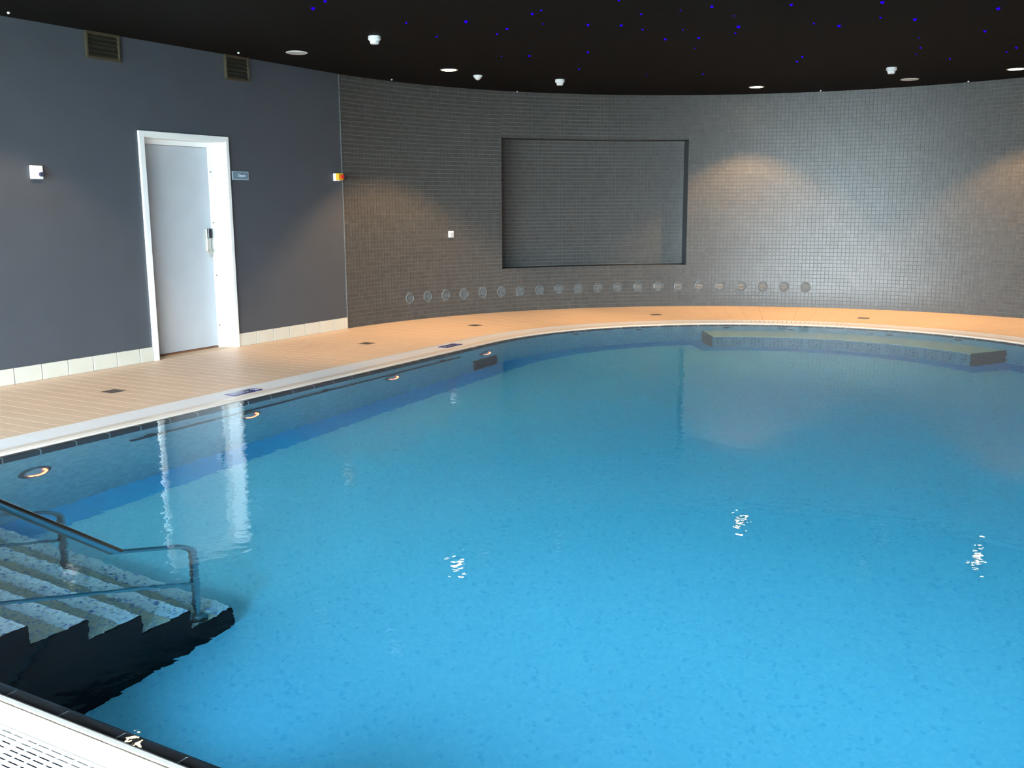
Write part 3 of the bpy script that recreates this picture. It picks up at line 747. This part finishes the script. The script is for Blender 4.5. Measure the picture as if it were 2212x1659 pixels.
STARS = [(6.509, -2.424, 3), (6.345, -2.695, 2), (7.439, -2.687, 1), (8.168, -2.514, 1), (7.663, -3.172, 3), (8.167, -3.297, 2), (8.362, -3.073, 1), (9.576, -2.402, 0), (9.704, -2.677, 2), (7.674, -3.835, 2), (7.588, -3.968, 1), (8.139, -3.689, 0), (8.395, -4.012, 2), (9.817, -3.323, 2), (10.943, -2.665, 1),
 (8.193, -5.24, 2), (8.692, -5.268, 0), (9.209, -5.147, 3), (9.538, -5.013, 1), (9.606, -4.626, 2), (10.2, -4.375, 0), (12.183, -3.769, 1), (8.472, -5.819, 2), (9.432, -5.774, 1), (9.663, -5.947, 3), (11.411, -5.181, 2), (11.721, -5.044, 2), (8.767, -6.478, 3), (9.459, -6.343, 1), (9.705, -6.591, 3), (10.794, -6.473, 0), (11.45, -6.396, 1), (11.909, -6.289, 0),
 (12.487, -6.564, 1), (10.713, -7.07, 2), (9.563, -7.268, 3), (12.278, -7.151, 1), (11.994, -7.264, 2), (8.574, -4.259, 2), (8.188, -4.615, 1), (8.875, -4.341, 1), (9.494, -4.323, 2), (8.216, -4.959, 0), (11.891, -3.138, 0), (9.1, -4.651, 0), (8.188, -5.239, 1), (7.562, -4.687, 1)]
SM = []
for rr in (0.006, 0.009, 0.012, 0.015):
    b = MB(); b.lathe([(rr, 0.0), (rr*0.95, -rr*0.5), (rr*0.6, -rr*0.95), (0.0, -rr*1.1)], 10, cap=False)
    me = bpy.data.meshes.new('star_light'); me.from_pydata(b.v, [], b.f); me.materials.append(M_star); SM.append(me)
SIZE = ['faint pinprick', 'small', 'medium', 'large bright']
def _px(x, y):
    v = Vector((x, y+8.0764, H-1.5)); return v.dot(Xv)/v.dot(Fv)
_ord = {p: i for i, p in enumerate(sorted(((x, y) for x, y, s in STARS), key=lambda p: _px(*p)))}
def _nth(n): return '%d%s' % (n, 'th' if 10 <= n % 100 <= 20 else {1: 'st', 2: 'nd', 3: 'rd'}.get(n % 10, 'th'))
for x, y, s in STARS:
    o = link('star_light', SM[s], None, (x, y, H)); tag(o, SIZE[s]+' blue star point in the black ceiling, '+_nth(_ord[(x, y)]+1)+' from the left among them all', 'star light', 'blue star points in the ceiling')

# ------------------------------------------------------------------ vents high on the left wall
def vent(x0, x1, z0, z1, label):
    e = empty('wall_vent', ((x0+x1)/2, 0.01, z0)); tag(e, label, 'vent', 'brown louvred vents under the ceiling')
    w = (x1-x0)/2; h = z1-z0; t = 0.022
    b = MB(); b.box(-w+0.005, w-0.005, -0.004, 0.0, 0.005, h-0.005); b.build('duct_opening', M_vblack, e)
    b = MB(); b.bevbox(-w, w, -0.03, 0, 0, t, 0.002); b.bevbox(-w, w, -0.03, 0, h-t, h, 0.002); b.bevbox(-w, -w+t, -0.03, 0, t, h-t, 0.002); b.bevbox(w-t, w, -0.03, 0, t, h-t, 0.002); b.build('vent_frame', M_bronze, e)
    for k in range(5):
        z = t+0.006+k*(h-2*t)/5
        b = MB(); b.add([(-w+t, -0.028, z), (w-t, -0.028, z), (w-t, -0.004, z+0.026), (-w+t, -0.004, z+0.026), (-w+t, -0.028, z+0.004), (w-t, -0.028, z+0.004), (w-t, -0.004, z+0.03), (-w+t, -0.004, z+0.03)],
            [(0, 1, 2, 3), (7, 6, 5, 4), (0, 4, 5, 1), (3, 2, 6, 7), (0, 3, 7, 4), (1, 5, 6, 2)]); b.build('louvre', M_bronze, e)
vent(6.157, 6.530, 2.885, 3.127, 'larger left brown louvred vent under the ceiling on the grey wall')
vent(7.855, 8.205, 2.872, 3.127, 'right brown louvred vent under the ceiling, beyond the door')

# ------------------------------------------------------------------ small wall devices
e = empty('wall_controller', (5.548, 0.01, 1.84)); tag(e, 'white square wall box with dark round knob, left of the door', 'control box')
b = MB(); b.bevbox(-0.055, 0.055, -0.035, 0, -0.058, 0.058, 0.004); b.build('housing', M_box, e)
b = MB(); b.tube([(0.030, -0.034, -0.018), (0.030, -0.050, -0.018), (0.030, -0.056, -0.018)], 0.020, 18); b.build('knob', M_knob, e, smooth=True)
e = empty('emergency_switch', (9.60, 0.01, 1.89)); tag(e, 'white and yellow emergency switch box with red button beside the mosaic wall', 'switch')
b = MB(); b.bevbox(-0.045, 0.045, -0.045, 0, -0.045, 0.045, 0.003); b.build('housing', M_box, e)
b = MB(); b.bevbox(-0.045, 0.045, -0.090, -0.045, -0.037, 0.045, 0.004); b.build('yellow_cover', M_yel, e)
b = MB(); b.tube([(0, -0.088, 0.004), (0, -0.100, 0.004)], 0.014, 14); b.tube([(0, -0.100, 0.004), (0, -0.112, 0.004), (0, -0.120, 0.004)], 0.026, 18); b.build('red_button', M_red, e, smooth=True)
a = rad(68.49); p = pol(RW-0.001, a)
e = empty('wall_socket', (*p, 1.146), (0, 0, a)); tag(e, 'small white splash-proof socket on the mosaic wall left of the niche', 'socket')
b = MB(); b.bevbox(-0.028, 0, -0.042, 0.042, -0.045, 0.045, 0.006); b.build('housing', M_box, e)
b = MB(); b.bevbox(-0.040, -0.026, -0.032, 0.032, -0.030, 0.022, 0.005); b.build('flap_cover', mat('grey_flap_plastic', (0.42, 0.44, 0.48), 0.4), e)
b = MB(); b.bevbox(-0.036, -0.026, -0.026, 0.026, 0.024, 0.034, 0.002); b.build('flap_hinge', M_box, e)

def text_mesh(s, size, name, m, parent, loc, rot, ext=0.001):
    c = bpy.data.curves.new(name, 'FONT'); c.body = s; c.size = size; c.extrude = ext; c.align_x = 'CENTER'; c.align_y = 'CENTER'
    o = bpy.data.objects.new(name, c); COL.objects.link(o)
    bpy.context.view_layer.update()
    me = bpy.data.meshes.new_from_object(o.evaluated_get(bpy.context.evaluated_depsgraph_get())); bpy.data.objects.remove(o)
    me.materials.clear(); me.materials.append(m)
    return link(name, me, parent, loc, rot)
e = empty('door_sign', (8.002, 0.01, 1.87)); tag(e, 'small frosted blue name plate on the wall right of the door', 'sign')
b = MB(); b.bevbox(-0.12, 0.12, -0.012, 0, -0.045, 0.045, 0.001); b.build('sign_plate', M_signe, e)
b = MB(); b.box(-0.113, 0.113, -0.0135, -0.011, -0.038, 0.038); b.build('sign_face', M_sign, e)
text_mesh('Depot', 0.042, 'lettering', M_text, e, (0.012, -0.0145, 0.0), (rad(90), 0, 0))

def depth_sign(x, y, label):
    e = empty('depth_marker', (x, y, 0.001)); tag(e, label, 'sign', 'navy depth marker plates on the white pool edge')
    b = MB(); b.bevbox(-0.158, 0.158, -0.062, 0.062, -0.001, 0.004, 0.0015); b.build('marker_plate', M_navy, e)
    text_mesh('1.35', 0.062, 'depth_numerals', M_dtext, e, (-0.005, 0.0, 0.0045), (0, 0, pi), 0.0004)
    text_mesh('m', 0.062, 'metre_mark', M_dtext, e, (-0.10, 0.0, 0.0045), (0, 0, pi), 0.0004)
    b = MB()
    for k in range(3): b.tube([(0.105+0.008*i, -0.035+0.03*k+0.006*(i % 2), 0.0046) for i in range(6)], 0.003, 6)
    b.build('wave_mark', M_dtext, e)
depth_sign(5.838, -2.085, 'navy depth marker plate on the white pool edge, nearer one')
depth_sign(8.985, -2.06, 'navy depth marker plate on the white pool edge, farther one')

# deck drains
for (x, y, r), l in zip([(5.345, -1.069, 0), (8.709, -1.105, 0), (10.74, -1.275, rad(-16)), (12.985, -2.885, rad(-52)), (13.82, -5.543, rad(-90))],
        ['square floor drain on the deck nearest the camera at left', 'square floor drain on the deck near the wall corner', 'square floor drain on the curved deck left of the niche', 'square floor drain on the curved deck below the niche', 'square floor drain on the curved deck at right']):
    e = empty('floor_drain', (x, y, 0.0), (0, 0, r)); tag(e, l, 'drain', 'square drains in the deck')
    b = MB(); b.bevbox(-0.072, 0.072, -0.072, -0.058, -0.004, 0.003, 0.001); b.bevbox(-0.072, 0.072, 0.058, 0.072, -0.004, 0.003, 0.001); b.bevbox(-0.072, -0.058, -0.058, 0.058, -0.004, 0.003, 0.001); b.bevbox(0.058, 0.072, -0.058, 0.058, -0.004, 0.003, 0.001); b.build('drain_frame', M_drain, e)
    b = MB(); b.box(-0.058, 0.058, -0.058, 0.058, -0.002, 0.0008); b.build('drain_sump', M_jetd, e)
    for k in range(5):
        b = MB(); b.box(-0.058, 0.058, -0.050+k*0.022, -0.038+k*0.022, 0.0, 0.0024); b.build('drain_bar', M_drain, e)
